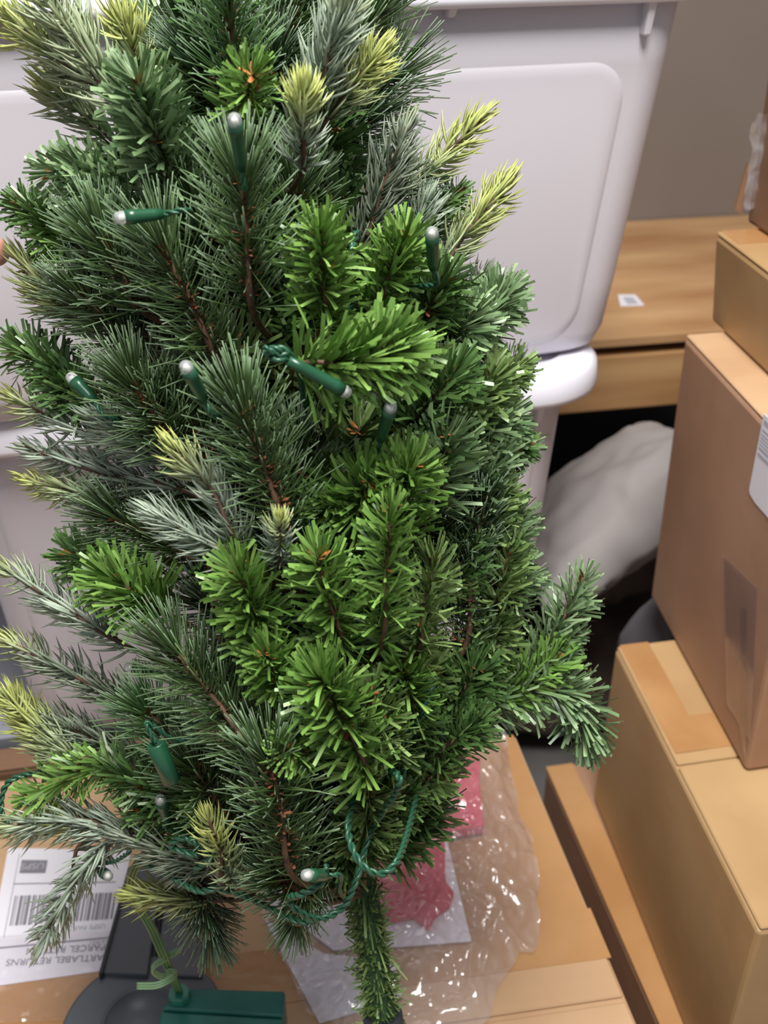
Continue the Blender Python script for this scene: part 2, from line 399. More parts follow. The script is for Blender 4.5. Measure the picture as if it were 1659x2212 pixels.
for pts in ([(1565, 1200), (1640, 1270), (1622, 1600), (1572, 1520)], [(1600, 1310), (1616, 1315), (1612, 1640), (1598, 1560)]):
    qq, _ = side_q(pts)
    V, Fc = poly_plate(qq, n, 0.0006, 0.0012)
    obj('tape', V, Fc, M['tape_clear'], boxD)
# carton on top of it
zC = Dt_f[2] + 0.0008
C0, C3 = onZ(1536, 692, zC), onZ(1675, 826, zC)
Ct0 = onY(1546, 500, C0[1]); lift = Ct0 - C0
wv2 = np.array([0.26, 0.0, 0])
boxC = carton('carton', 'yellowish carton with wide tape, on top of the tall brown carton', [C0 + lift, C0 + lift + wv2, C3 + lift + wv2, C3 + lift], [C0, C0 + wv2, C3 + wv2, C3], M['card_yellow'], 'v', ((0.02, 0.3, 0.0, 0.28), (0.44, 0.56, 0, 1)))
# uppermost carton wrapped in film
zT = (C0 + lift)[2] + 0.0008
T0, T3 = onZ(1612, 480, zT), onZ(1690, 540, zT)
T3[0] = T0[0] - 0.005
Tt = onY(1662, 128, T0[1]); lt = Tt - T0; wv3 = np.array([0.2, 0, 0])
boxT = carton('carton', 'dark brown film-wrapped carton at the top of the stack', [T0 + lt, T0 + lt + wv3, T3 + lt + wv3, T3 + lt], [T0, T0 + wv3, T3 + wv3, T3], M['card_dark'])
# crumpled film hanging on its left side
def crumple(V, amp, sc, seed):
    out = []
    for v in V:
        q = Vector(v) * sc + Vector((seed, seed * 1.7, seed * 0.3))
        out.append(np.array(v) + amp * np.array(noise.noise_vector(q)) + 0.45 * amp * np.array(noise.noise_vector(q * 2.7)))
    return np.array(out)
def crease(V, amp, sc, seed):
    """sharp folds: ridged noise along z"""
    out = []
    for v in V:
        q = Vector(v) * sc + Vector((seed, seed * 1.7, seed * 0.3))
        h = (0.5 - abs(noise.noise(q))) + 0.5 * (0.5 - abs(noise.noise(q * 2.3))) + 0.25 * (0.5 - abs(noise.noise(q * 5.1)))
        out.append(np.array(v) + amp * np.array((0.3 * noise.noise(q * 1.3), 0.3 * noise.noise(q * 1.7), h)))
    return np.array(out)
def sheet(q4, nu, nv, amp, sc, seed, bulge=0.0, n=(0, 0, 1)):
    V = []
    for j in range(nv + 1):
        for i in range(nu + 1):
            u, v = i / nu, j / nv
            p = lerp(lerp(q4[0], q4[1], u), lerp(q4[3], q4[2], u), v)
            V.append(p + np.array(n) * bulge * (16 * u * (1 - u) * v * (1 - v)) ** 0.5)
    V = crumple(V, amp, sc, seed)
    Fc = [(j * (nu + 1) + i, j * (nu + 1) + i + 1, (j + 1) * (nu + 1) + i + 1, (j + 1) * (nu + 1) + i) for j in range(nv) for i in range(nu)]
    return V, Fc
YT = T0[1]
q4 = [onY(x, y, YT - 0.012) for x, y in ((1632, 245), (1672, 250), (1650, 440), (1606, 455))]
V, Fc = sheet(q4, 14, 24, 0.004, 60, 3.0); obj('film_wrap', V, Fc, M['film'], boxT, True)
q4 = [onY(x, y, YT - 0.004) for x, y in ((1612, 350), (1616, 352), (1600, 462), (1584, 452))]
from_bm('torn_flap', slab(q4, 0.003, (0, -1, 0)), M['card_dark'], boxT)

# brown carton beyond the big carton, below the white bins (left)
G4 = rect(-0.62, 0.05, 0.842, 0.874, -0.012)
carton('carton', 'dark narrow carton between the flat tan carton and the grey tote', G4, [np.array([p[0], p[1], FZ]) for p in G4], M['card_dark'], 'h')

# clear film strip hanging from the upper lid
V, Fc = sheet(hq, 8, 16, 0.003, 60, 9.0)
tag(obj('film_strip', V, Fc, M['film'], None, True), 'crumpled strip of clear film hanging under the upper bin lid', 'film')

# ------------------------------------------------------------------ things under the shelf
def cushion(name, label, cat, c, hx, hy, hz, Mrot, m, amp=0.008, seed=1.0, nu=36, grp=None, pw=0.35):
    V = []; Fc = []
    for side in (1, -1):
        base = len(V)
        for j in range(nu + 1):
            for i in range(nu + 1):
                u, v = 2 * i / nu - 1, 2 * j / nu - 1
                h = max(0.0, (1 - u * u) * (1 - v * v)) ** pw
                k = 1 - 0.10 * (1 - abs(u) ** 2) * abs(v) ** 3; k2 = 1 - 0.10 * (1 - abs(v) ** 2) * abs(u) ** 3
                V.append((u * hx * k2, v * hy * k, side * hz * h))
        for j in range(nu):
            for i in range(nu):
                f = [base + j * (nu + 1) + i, base + j * (nu + 1) + i + 1, base + (j + 1) * (nu + 1) + i + 1, base + (j + 1) * (nu + 1) + i]
                Fc.append(f if side > 0 else f[::-1])
    V = crumple(V, amp, 14, seed)
    V = np.array([np.array(Mrot @ Vector(v)) + c for v in V])
    bm = bmesh.new(); vs = [bm.verts.new(v) for v in V]
    for f in Fc: bm.faces.new([vs[i] for i in f])
    bmesh.ops.remove_doubles(bm, verts=bm.verts, dist=1e-5)
    o = from_bm(name, bm, m, None, True)
    return tag(o, label, cat, grp)
def rot(x, y, z): return (Matrix.Rotation(math.radians(z), 3, 'Z') @ Matrix.Rotation(math.radians(y), 3, 'Y') @ Matrix.Rotation(math.radians(x), 3, 'X'))
cushion('pillow', 'plump white pillow stuffed under the wooden shelf', 'pillow', np.array(P(1315, 1105, 1.40)), 0.165, 0.125, 0.068, rot(-24, -30, 14), M['pillow'], 0.010, 2.0)
cushion('blanket', 'folded dark brown blanket under the white pillow', 'blanket', np.array([0.70, 1.40, -0.165]), 0.24, 0.15, 0.060, rot(-8, -12, 8), M['brown_cloth'], 0.02, 5.0)
cushion('blanket', 'crumpled dark brown blanket on the floor, below the folded one', 'blanket', np.array([0.66, 1.28, -0.335]), 0.26, 0.17, 0.072, rot(0, 0, -5), M['brown_cloth'], 0.02, 8.0)
cushion('grey_bag', 'crumpled grey plastic bag between the brown blankets and the cartons', 'bag', np.array(P(1455, 1395, 1.21)), 0.050, 0.038, 0.10, rot(5, 12, 10), M['greybag'], 0.012, 11.0)

# ------------------------------------------------------------------ things on the big carton
def zpoly(px, z): return [onZ(x, y, z) for x, y in px]
UP = np.array([0, 0, 1.0])
# shipping label
lq = zpoly([(18, 1832), (283, 1838), (240, 2095), (-40, 2135)], 0.0009)
fl, fr, nr, nl = lq
lab = obj('label', *poly_plate([fl, nl, nr, fr], UP, 0.0, 0.0005), M['white'], boxA)
def lp(u, v, z=0.0): return lerp(lerp(fl, fr, u), lerp(nl, nr, u), v) + UP * (0.0008 + z)
mb = MB()
def lbar(mbx, u0, u1, v0, v1):
    mbx.add(*poly_plate([lp(u0, v0), lp(u0, v1), lp(u1, v1), lp(u1, v0)], UP, 0.0, 0.00015))
r2 = random.Random(4); u = 0.13
while u < 0.95:
    w = r2.choice((0.006, 0.010, 0.016, 0.024)); lbar(mb, u, u + w, 0.38, 0.60); u += w + r2.choice((0.006, 0.010, 0.016))
lbar(mb, 0.02, 0.98, 0.745, 0.755); lbar(mb, 0.10, 0.92, 0.285, 0.292); lbar(mb, 0.10, 0.104, 0.05, 0.68)
lbar(mb, 0.13, 0.34, 0.10, 0.205)
mb.build('print', M['ink'], lab)
def text_on(txt, u, v, size, m, parent):
    """flat lettering, upside down as the label lies"""
    cu_ = bpy.data.curves.new('lettering', 'FONT'); cu_.body = txt; cu_.size = size; cu_.align_x = 'LEFT'
    to = bpy.data.objects.new('lettering_tmp', cu_); COL.objects.link(to)
    dg = bpy.context.evaluated_depsgraph_get(); me = bpy.data.meshes.new_from_object(to.evaluated_get(dg))
    bpy.data.objects.remove(to)
    ex = lp(0, 0.5) - lp(1, 0.5); ex /= np.linalg.norm(ex); ey = np.cross(UP, ex)
    o0 = lp(u, v); offp = off_of(parent)
    for vtx in me.vertices:
        p = o0 + ex * vtx.co[0] + ey * vtx.co[1] + UP * 0.0002
        vtx.co = Vector(p - offp)
    o = link(me, 'lettering', parent, m, False); o.parent = parent; OFF[o.name] = offp
text_on('SMARTLABEL RETURNS', 1.03, 0.885, 0.0088, M['ink'], lab)
text_on('PARCEL RETURN', 0.93, 0.80, 0.0088, M['ink'], lab)
text_on('56901', 0.95, 0.765, 0.007, M['ink_light'], lab)
text_on('USPS PARCEL RETURN', 0.90, 0.64, 0.0066, M['ink_light'], lab)
text_on('USPS', 0.325, 0.12, 0.010, M['ink_light'], lab)
# clear wrap over the label's lower edge
q4 = zpoly([(-60, 2030), (250, 2010), (220, 2205), (-60, 2212)], 0.004)
V, Fc = sheet(q4, 60, 40, 0.0, 45, 4.0, 0.003); V = crease(V, 0.006, 14, 4.0); V[:, 2] = np.maximum(V[:, 2], 0.0025)
tag(obj('clear_wrap', V, Fc, M['film2'], None, True), 'crinkled clear wrap lying over the shipping label', 'plastic wrap')

# white cards and red felt pieces, in a clear bag
c1 = zpoly([(560, 1930), (640, 1880), (960, 1790), (1018, 2033), (860, 2045), (720, 2052)], 0.0035)
tag(obj('card', *poly_plate(c1[::-1], UP, -0.001, 0.0), M['white']), 'white card beneath the red felt pieces, inside the bag', 'card')
c2 = zpoly([(572, 1985), (700, 2060), (850, 2075), (868, 2150), (775, 2185), (690, 2210)], 0.0016)
tag(obj('paper', *poly_plate(c2[::-1], UP, -0.001, 0.0), M['white']), 'sheet of white paper sticking out beside the bare trunk', 'paper')
def felt(px, z, th, label):
    q = zpoly(px, z)[::-1]
    bm = bmesh.new(); V, Fc = poly_plate(q, UP, -th, 0.0)
    vs = [bm.verts.new(v) for v in V]
    for f in Fc: bm.faces.new([vs[i] for i in f])
    bmesh.ops.recalc_face_normals(bm, faces=bm.faces)
    bmesh.ops.bevel(bm, geom=bm.edges[:], offset=0.0015, segments=2, profile=0.5, affect='EDGES', clamp_overlap=True)
    tag(from_bm('felt_piece', bm, M['red']), label, 'felt', 'red felt pieces in the bag')
felt([(790, 1660), (880, 1615), (1038, 1632), (1036, 1690), (1046, 1782), (960, 1796), (800, 1800)], 0.016, 0.012, 'folded red felt block with a straight lower edge, wrapped in clear plastic')
felt([(790, 1790), (960, 1802), (963, 1902), (981, 1925), (972, 1952), (940, 1974), (926, 2003), (912, 1990), (890, 1975), (845, 1985), (800, 1940)], 0.0115, 0.0075, 'red felt shape with a rounded toe lying on the white card')
# the bag: an irregular outline filled with a crumpled film
out_px = [(562, 1975), (600, 1900), (700, 1780), (860, 1640), (960, 1585), (1085, 1590), (1100, 1660), (1118, 1740), (1150, 1830), (1166, 1890), (1160, 1960), (1165, 2060), (1120, 2070), (1070, 2160), (1030, 2230), (900, 2235), (760, 2225), (690, 2215), (640, 2150), (600, 2070)]
po = [onZ(x, y, 0.0) for x, y in out_px]; cen = np.mean(po, axis=0)
V = [cen + UP * 0.024]; Fc = []; NR = 60; NA = 220
per = spline(po + [po[0]], NA + 1)[:-1]
for k in range(1, NR + 1):
    s = k / NR
    for p in per:
        h = 0.0165 * (1 - s ** 4) + 0.0004
        V.append(cen * (1 - s) + p * s + UP * h)
for j in range(NA): Fc.append((0, 1 + j, 1 + (j + 1) % NA))
for k in range(NR - 1):
    for j in range(NA): Fc.append((1 + k * NA + j, 1 + (k + 1) * NA + j, 1 + (k + 1) * NA + (j + 1) % NA, 1 + k * NA + (j + 1) % NA))
V = crease(V, 0.017, 24, 6.0)
lo = np.array([0.0008 + 0.0004 * math.sin(7 * v[0] / 0.05) for v in V]); V[:, 2] = np.maximum(V[:, 2], lo)
tag(obj('plastic_bag', V, Fc, M['film'], None, True), 'crumpled clear plastic bag holding red felt and white card', 'plastic bag')

# dark grey round foot with channel arm
dc = onZ(312, 2240, 0.0); DR = 0.0635
st = empty('plastic_stand', dc, 'dark grey plastic disc stand with a flat channel arm, beside the label', 'stand')
def disc_rings(prof): return [[dc + np.array([r * math.cos(a), r * math.sin(a), z]) for a in np.linspace(0, 2 * math.pi, 72, endpoint=False)] for r, z in prof]
V, Fc = loft(disc_rings([(DR, 0.0008), (DR, 0.010), (DR - 0.0012, 0.0125), (DR - 0.003, 0.0130), (DR - 0.0045, 0.0125), (0.031, 0.0118)])); obj('disc', V, Fc, M['grey'], st, True)
V, Fc = loft(disc_rings([(0.0315, 0.0110), (0.0315, 0.0185), (0.0300, 0.0200), (0.0285, 0.0190), (0.0275, 0.0140), (0.002, 0.0135)]), False); obj('hub_ring', V, Fc, M['grey'], st, True)
def arm(px, z0, z1, m, name, bev=0.0015):
    q = zpoly(px, z1); from_bm(name, hexa_bm(q, [p - UP * (z1 - z0) for p in q], bev), m, st)
arm([(282, 1870), (352, 1870), (318, 2105), (218, 2100)], 0.0008, 0.018, M['grey'], 'arm')
arm([(276, 1872), (284, 1872), (222, 2100), (212, 2104)], 0.0008, 0.021, M['greydark'], 'edge_lip', 0.001)
arm([(352, 1870), (366, 1870), (334, 2105), (318, 2105)], 0.0008, 0.009, M['greydark'], 'groove')
arm([(366, 1870), (465, 1880), (436, 2110), (334, 2105)], 0.0008, 0.016, M['grey'], 'arm')

# battery box with its grommet, cable and tie
zb = 0.060
bq = [onZ(388, 2133, zb), onZ(616, 2140, zb), onZ(612, 2196, zb - 0.003), onZ(348, 2180, zb - 0.003)]
ax = bq[1] - bq[0]; ax /= np.linalg.norm(ax); dn = np.array([0, 0, -1.0]); fw = np.cross(ax, UP)
bb = empty('battery_box', bq[0] + fw * 0.02 - UP * (zb - 0.0205), 'teal green battery box with a cable grommet, propped on the grey disc', 'battery box')
low = [p - UP * 0.0385 for p in bq]
from_bm('lid', hexa_bm(bq, [bq[0] - UP * 0.0385, bq[1] - UP * 0.0385, bq[2] - UP * 0.0385, bq[3] - UP * 0.0385], 0.0018), M['teal'], bb)
q2 = [bq[3] - UP * 0.001 - fw * -0.0006, bq[2] - UP * 0.001 + fw * 0.0006, bq[2] + fw * 0.030 - UP * 0.004, bq[3] + fw * 0.030 - UP * 0.004]
from_bm('case', hexa_bm(q2, [p - UP * 0.0365 for p in q2], 0.0018), M['teal'], bb)
gc = onZ(388, 2150, zb + 0.001); ug = ax
V, Fc = loft([[gc + ax * (r * math.cos(a)) + fw * (r * 0.95 * math.sin(a)) + UP * z for a in np.linspace(math.pi / 8, 2 * math.pi + math.pi / 8, 8, endpoint=False)] for r, z in ((0.0082, -0.0025), (0.0082, 0.003), (0.0070, 0.0045))])
obj('grommet', V, Fc, M['teal_light'], bb)
gtop = gc + UP * 0.004
cab = [gtop, P(360, 2080, 0.712), P(330, 2010, 0.70), P(298, 1950, 0.69), P(285, 1895, 0.67), P(330, 1840, 0.655), P(480, 1800, 0.64)]
for dx in (-0.0022, 0.0, 0.0022):
    pts = [np.array(p) + cr * dx * (1 if i else 0.8) for i, p in enumerate(cab)]
    V, Fc = tube(spline(pts, 50), 0.00125, 6); obj('cable', V, Fc, M['cable'], bb, True)
tie = [P(296, 2130, 0.690), P(340, 2128, 0.688), P(372, 2112, 0.694), P(380, 2104, 0.705), P(366, 2098, 0.716), P(352, 2110, 0.713), P(330, 2090, 0.705), P(390, 2050, 0.712)]
for d in (-0.0016, 0, 0.0016):
    V, Fc = tube(spline([np.array(p) + cu * d for p in tie], 50), 0.0009, 6); obj('cable_tie', V, Fc, M['tie'], bb, True)

# ------------------------------------------------------------------ the artificial tree
TB, TT = P(825, 2185, 0.66), P(480, -150, 0.58)                    # trunk: lower end of the greenery, top
TD = (TT - TB); TL = np.linalg.norm(TD); TD /= TL
foot = TB - TD * (TB[2] / TD[2])
tree = empty('artificial_tree', foot, 'tabletop artificial fir tree with mixed green needles and brown buds, standing on a carton', 'artificial tree')
def axis_px(y): return 825 - 0.1477 * (2185 - y)
def axis_d(y): return 0.66 - 0.08 * (2185 - y) / 2335
V, Fc = tube([foot + TD * s for s in np.linspace(0.010, np.linalg.norm(TB - foot) + TL * 0.97, 40)], np.linspace(0.0105, 0.004, 40), 12)
obj('trunk', V, Fc, M['bark'], tree, True)
# black collar at the foot of the greenery and a low round base
cv = TB - TD * 0.002
T_, N_, B_ = frames([cv, cv - TD])
def crings(prof): return [[cv - TD * s + (N_[0] * math.cos(a) + B_[0] * math.sin(a)) * r for a in np.linspace(0, 2 * math.pi, 32, endpoint=False)] for s, r in prof]
V, Fc = loft(crings([(0.0, 0.0118), (0.0005, 0.0128), (0.008, 0.0128), (0.009, 0.0140), (0.012, 0.0140), (0.0135, 0.0125), (0.045, 0.0135), (0.16, 0.0145)])); obj('collar', V, Fc, M['greydark'], tree, True)
fr_ = [[foot + np.array([r * math.cos(a), r * math.sin(a), z]) for a in np.linspace(0, 2 * math.pi, 48, endpoint=False)] for r, z in ((0.075, 0.0008), (0.075, 0.006), (0.07, 0.010), (0.030, 0.016), (0.022, 0.03), (0.02, 0.034))]
V, Fc = loft(fr_); obj('base', V, Fc, M['grey'], tree, True)

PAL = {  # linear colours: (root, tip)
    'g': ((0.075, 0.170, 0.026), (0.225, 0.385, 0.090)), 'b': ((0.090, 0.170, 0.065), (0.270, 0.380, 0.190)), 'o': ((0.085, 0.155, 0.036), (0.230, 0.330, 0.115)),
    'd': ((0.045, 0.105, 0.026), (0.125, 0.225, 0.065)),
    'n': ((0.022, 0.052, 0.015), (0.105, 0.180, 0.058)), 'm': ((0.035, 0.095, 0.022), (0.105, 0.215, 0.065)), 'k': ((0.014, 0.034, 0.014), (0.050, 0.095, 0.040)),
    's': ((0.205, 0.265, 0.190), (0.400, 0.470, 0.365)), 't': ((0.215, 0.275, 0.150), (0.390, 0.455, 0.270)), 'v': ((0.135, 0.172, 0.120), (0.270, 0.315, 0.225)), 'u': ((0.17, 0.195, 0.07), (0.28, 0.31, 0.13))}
YEL = np.array((0.44, 0.48, 0.135)); PALE = np.array((0.55, 0.62, 0.30))

def set_mesh(name, V, quads, tris, cols, m, parent):
    me = bpy.data.meshes.new(name)
    nq, nt_ = len(quads), len(tris)
    me.vertices.add(len(V)); me.vertices.foreach_set('co', (V - off_of(parent)).ravel())
    loops = np.concatenate([quads.ravel(), tris.ravel()]) if nt_ else quads.ravel()
    me.loops.add(len(loops)); me.loops.foreach_set('vertex_index', loops.astype(np.int32))
    me.polygons.add(nq + nt_)
    me.polygons.foreach_set('loop_start', np.concatenate([np.arange(nq) * 4, nq * 4 + np.arange(nt_) * 3]).astype(np.int32))
    me.update(calc_edges=True)
    ca = me.color_attributes.new('Col', 'FLOAT_COLOR', 'POINT')
    c4 = np.ones((len(V), 4)); c4[:, :3] = cols; ca.data.foreach_set('color', c4.ravel())
    me.materials.append(m)
    o = bpy.data.objects.new(name, me); COL.objects.link(o); o.parent = parent; OFF[o.name] = off_of(parent)
    return o

def unit(a): return a / (np.linalg.norm(a, axis=-1, keepdims=True) + 1e-12)

def needles(kind, stem, length, n, pal, yellow, t0=0.0):
    """needle geometry along the stem polyline; returns V, quads, tris, cols"""
    m = len(stem); T, N, B = frames(stem)
    t = t0 + (1 - t0) * rng.random(n) ** 0.92
    if kind == 'N': t = np.where(rng.random(n) < 0.2, 0.93 + 0.07 * rng.random(n), t)
    x = t * (m - 1); i = np.minimum(x.astype(int), m - 2); w = (x - i)[:, None]
    p0 = stem[i] * (1 - w) + stem[i + 1] * w
    Tt, Nn, Bb = unit(T[i] * (1 - w) + T[i + 1] * w), N[i], B[i]
    ph = rng.random(n) * 2 * math.pi
    R = np.cos(ph)[:, None] * Nn + np.sin(ph)[:, None] * Bb
    c0, c1 = np.array(PAL[pal][0]), np.array(PAL[pal][1])
    var = rng.random(n)[:, None]
    if kind == 'P':
        th = np.radians(rng.normal(62, 12, n)); th *= 1 - 0.55 * np.clip((t - 0.85) / 0.15, 0, 1)
        L = length * rng.uniform(0.78, 1.08, n) * (1 - 0.30 * np.clip((t - 0.75) / 0.25, 0, 1))
        wd = length * rng.uniform(0.058, 0.088, n); ns = 4
        bend = rng.normal(0.08, 0.20, n)
    elif kind == 'S':
        th = np.radians(rng.normal(58, 9, n)); th *= 1 - 0.6 * np.clip((t - 0.82) / 0.18, 0, 1)
        L = length * rng.uniform(0.8, 1.1, n) * (1 - 0.35 * np.clip((t - 0.7) / 0.3, 0, 1))
        wd = np.full(n, 0.00072); ns = 4
        bend = rng.normal(0.38, 0.10, n)
    elif kind == 'Z':                                               # short fuzz round the lower trunk
        th = np.radians(rng.uniform(30, 150, n)); L = length * rng.uniform(0.5, 1.2, n); wd = length * rng.uniform(0.07, 0.13, n); ns = 4
        bend = rng.normal(0.0, 0.55, n)
    else:
        th = np.radians(rng.normal(55, 11, n)); th *= 1 - 0.5 * np.clip((t - 0.8) / 0.2, 0, 1)
        L = length * rng.uniform(0.72, 1.08, n); wd = np.full(n, 0.00040); ns = 4
        bend = rng.normal(0.06, 0.08, n)
    D = np.cos(th)[:, None] * Tt + np.sin(th)[:, None] * R
    S = unit(np.cross(D, Tt)); U = unit(np.cross(S, D))             # U leans to the tip side
    # curve towards the tip
    rings = []; ss = np.linspace(0, 1, ns)
    cen = [p0 + D * (L * s)[:, None] + U * (bend * L * s * s)[:, None] for s in ss]
    base = c0 * (1 - var) + c1 * var
    if kind in 'PZ':
        ang = rng.normal(0.9, 0.6, n)[:, None]
        Wd = unit(np.cos(ang) * S + np.sin(ang) * U)
        tw = rng.normal(0, 0.45, n)[:, None]; W2 = unit(np.cross(D, Wd))
        V = np.stack([c + sg * unit(Wd + tw * s * W2) * (wd / 2)[:, None] * (0.75 + 0.25 * min(1, s * 3)) for c, s in zip(cen, ss) for sg in (-1, 1)], 1)
        k = 2 * ns
        off = (np.arange(n) * k)[:, None, None]
        q = np.array([(2 * j, 2 * j + 1, 2 * j + 3, 2 * j + 2) for j in range(ns - 1)])[None] + off
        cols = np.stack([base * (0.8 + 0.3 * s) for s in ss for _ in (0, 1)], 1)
        return V.reshape(-1, 3), q.reshape(-1, 4), np.zeros((0, 3), int), cols.reshape(-1, 3)
    prof = {'S': (0.7, 1.15, 0.95, 0.12), 'N': (1.0, 1.0, 0.95, 0.85)}[kind]
    if kind == 'S': prof = [a * length / 0.018 for a in prof]
    a3 = np.radians([90, 210, 330])
    V = np.stack([c + (math.cos(a) * S + math.sin(a) * U) * (wd * f)[:, None] for c, f in zip(cen, prof) for a in a3], 1)
    off = (np.arange(n) * 3 * ns)[:, None, None]
    q = np.array([(3 * j + a, 3 * j + (a + 1) % 3, 3 * j + 3 + (a + 1) % 3, 3 * j + 3 + a) for j in range(ns - 1) for a in range(3)])[None] + off
    tr = np.array([(3 * ns - 3, 3 * ns - 2, 3 * ns - 1)])[None] + off
    if kind == 'S':
        f = np.clip((t - (1 - yellow)) / 0.40, 0, 1)[:, None] if yellow > 0 else np.zeros((n, 1))
        cols = np.stack([base * (1 - np.clip(f * (0.45 + 0.75 * s), 0, 1)) + (YEL * (0.8 + 0.35 * var)) * np.clip(f * (0.45 + 0.75 * s), 0, 1) for s in ss for _ in a3], 1)
    else:
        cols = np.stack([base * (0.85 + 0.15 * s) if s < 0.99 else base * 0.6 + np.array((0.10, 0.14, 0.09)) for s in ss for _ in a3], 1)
    return V.reshape(-1, 3), q.reshape(-1, 4), tr.reshape(-1, 3), cols.reshape(-1, 3)

def buds(stem, kind):
    m = len(stem); T, N, B = frames(stem)
    if kind == 'P': ts = np.concatenate([rng.uniform(0.94, 1.0, 7), rng.choice((0.42, 0.60, 0.78), 8) + rng.normal(0, 0.015, 8)]); sz = (0.0042, 0.0024)
    else: ts = np.concatenate([np.repeat(np.linspace(0.15, 0.97, 15), 5) + rng.normal(0, 0.012, 75), rng.uniform(0.985, 1.0, 14)]); sz = (0.0036, 0.0022)
    V = []; Q = []; C = []
    for t in np.clip(ts, 0, 1):
        x = t * (m - 1); i = min(int(x), m - 2); p = stem[i] + (stem[i + 1] - stem[i]) * (x - i)
        a = rng.random() * 6.283; R = math.cos(a) * N[i] + math.sin(a) * B[i]; S = np.cross(T[i], R)
        d = unit(T[i] * rng.uniform(0.3, 1.2) + R); l = sz[0] * rng.uniform(0.8, 1.6); w = sz[1] * rng.uniform(0.7, 1.2)
        p = p + R * 0.0012
        n0 = len(V); up = np.cross(S, d) * 0.0004
        for s, ww in ((0, 0.8), (0.55, 1.1), (1, 0.6)):
            c = p + d * l * s + up * (s * s * 3)
            V += [c - S * w / 2 * ww, c + S * w / 2 * ww]
        Q += [(n0, n0 + 1, n0 + 3, n0 + 2), (n0 + 2, n0 + 3, n0 + 5, n0 + 4)]
        c = np.array((0.46, 0.17, 0.05)) * rng.uniform(0.6, 1.25) if kind == 'P' or t > 0.97 else np.array((0.30, 0.115, 0.055)) * rng.uniform(0.4, 1.5)
        C += [c] * 6
    return np.array(V), np.array(Q), np.zeros((0, 3), int), np.array(C)

NN = {'P': 320, 'S': 160, 'N': 300}
def branch(kind, stem, length, pal, yellow=0.4, root=None, n=None, dens=1.0, bud=True, t0=0.0):
    lead = [] if root is None else [root]
    full = spline(lead + [stem[0], stem[len(stem) // 2], stem[-1]], 22) if root is not None else stem
    V, Fc = tube(full, np.linspace(0.0019, 0.0016, len(full)) if kind == 'N' else np.linspace(0.0017, 0.0009, len(full)), 6)
    b = obj('branch', V, Fc, M['stem'], tree, True)
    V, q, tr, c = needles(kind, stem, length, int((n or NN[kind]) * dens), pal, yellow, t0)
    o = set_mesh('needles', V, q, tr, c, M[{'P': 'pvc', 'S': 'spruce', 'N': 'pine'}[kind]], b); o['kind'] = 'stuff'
    if bud and kind != 'S':
        o = set_mesh('bud_scales', *buds(stem, kind), M['bud'], b); o['kind'] = 'stuff'
    return b

RPX, RM = 580.0, 0.115
def surf(x, y):
    dx = (x - axis_px(y)) / RPX
    return math.sqrt(max(0.0, 1 - dx * dx)) * RM
def place(kind, bx, by, tx, ty, hw, pal, k=1.0, kb=None, yellow=0.4, curve=(0, 0), dens=1.0):
    kb = 0.72 * k if kb is None else kb
    db, dt = axis_d(by) - kb * surf(bx, by), axis_d(ty) - k * surf(tx, ty)
    b, t = P(bx, by, db), P(tx, ty, dt)
    mid = P((bx + tx) / 2 + curve[0], (by + ty) / 2 + curve[1], (db + dt) / 2 - 0.004)
    stem = spline([b, mid, t], 14)
    ry = by + 60 + 0.35 * abs(bx - axis_px(by))
    ry = min(ry, 1930)
    root = P(axis_px(ry), ry, axis_d(ry))
    return branch(kind, stem, hw * (db + dt) / 2 / F, pal, yellow, root, None, dens)

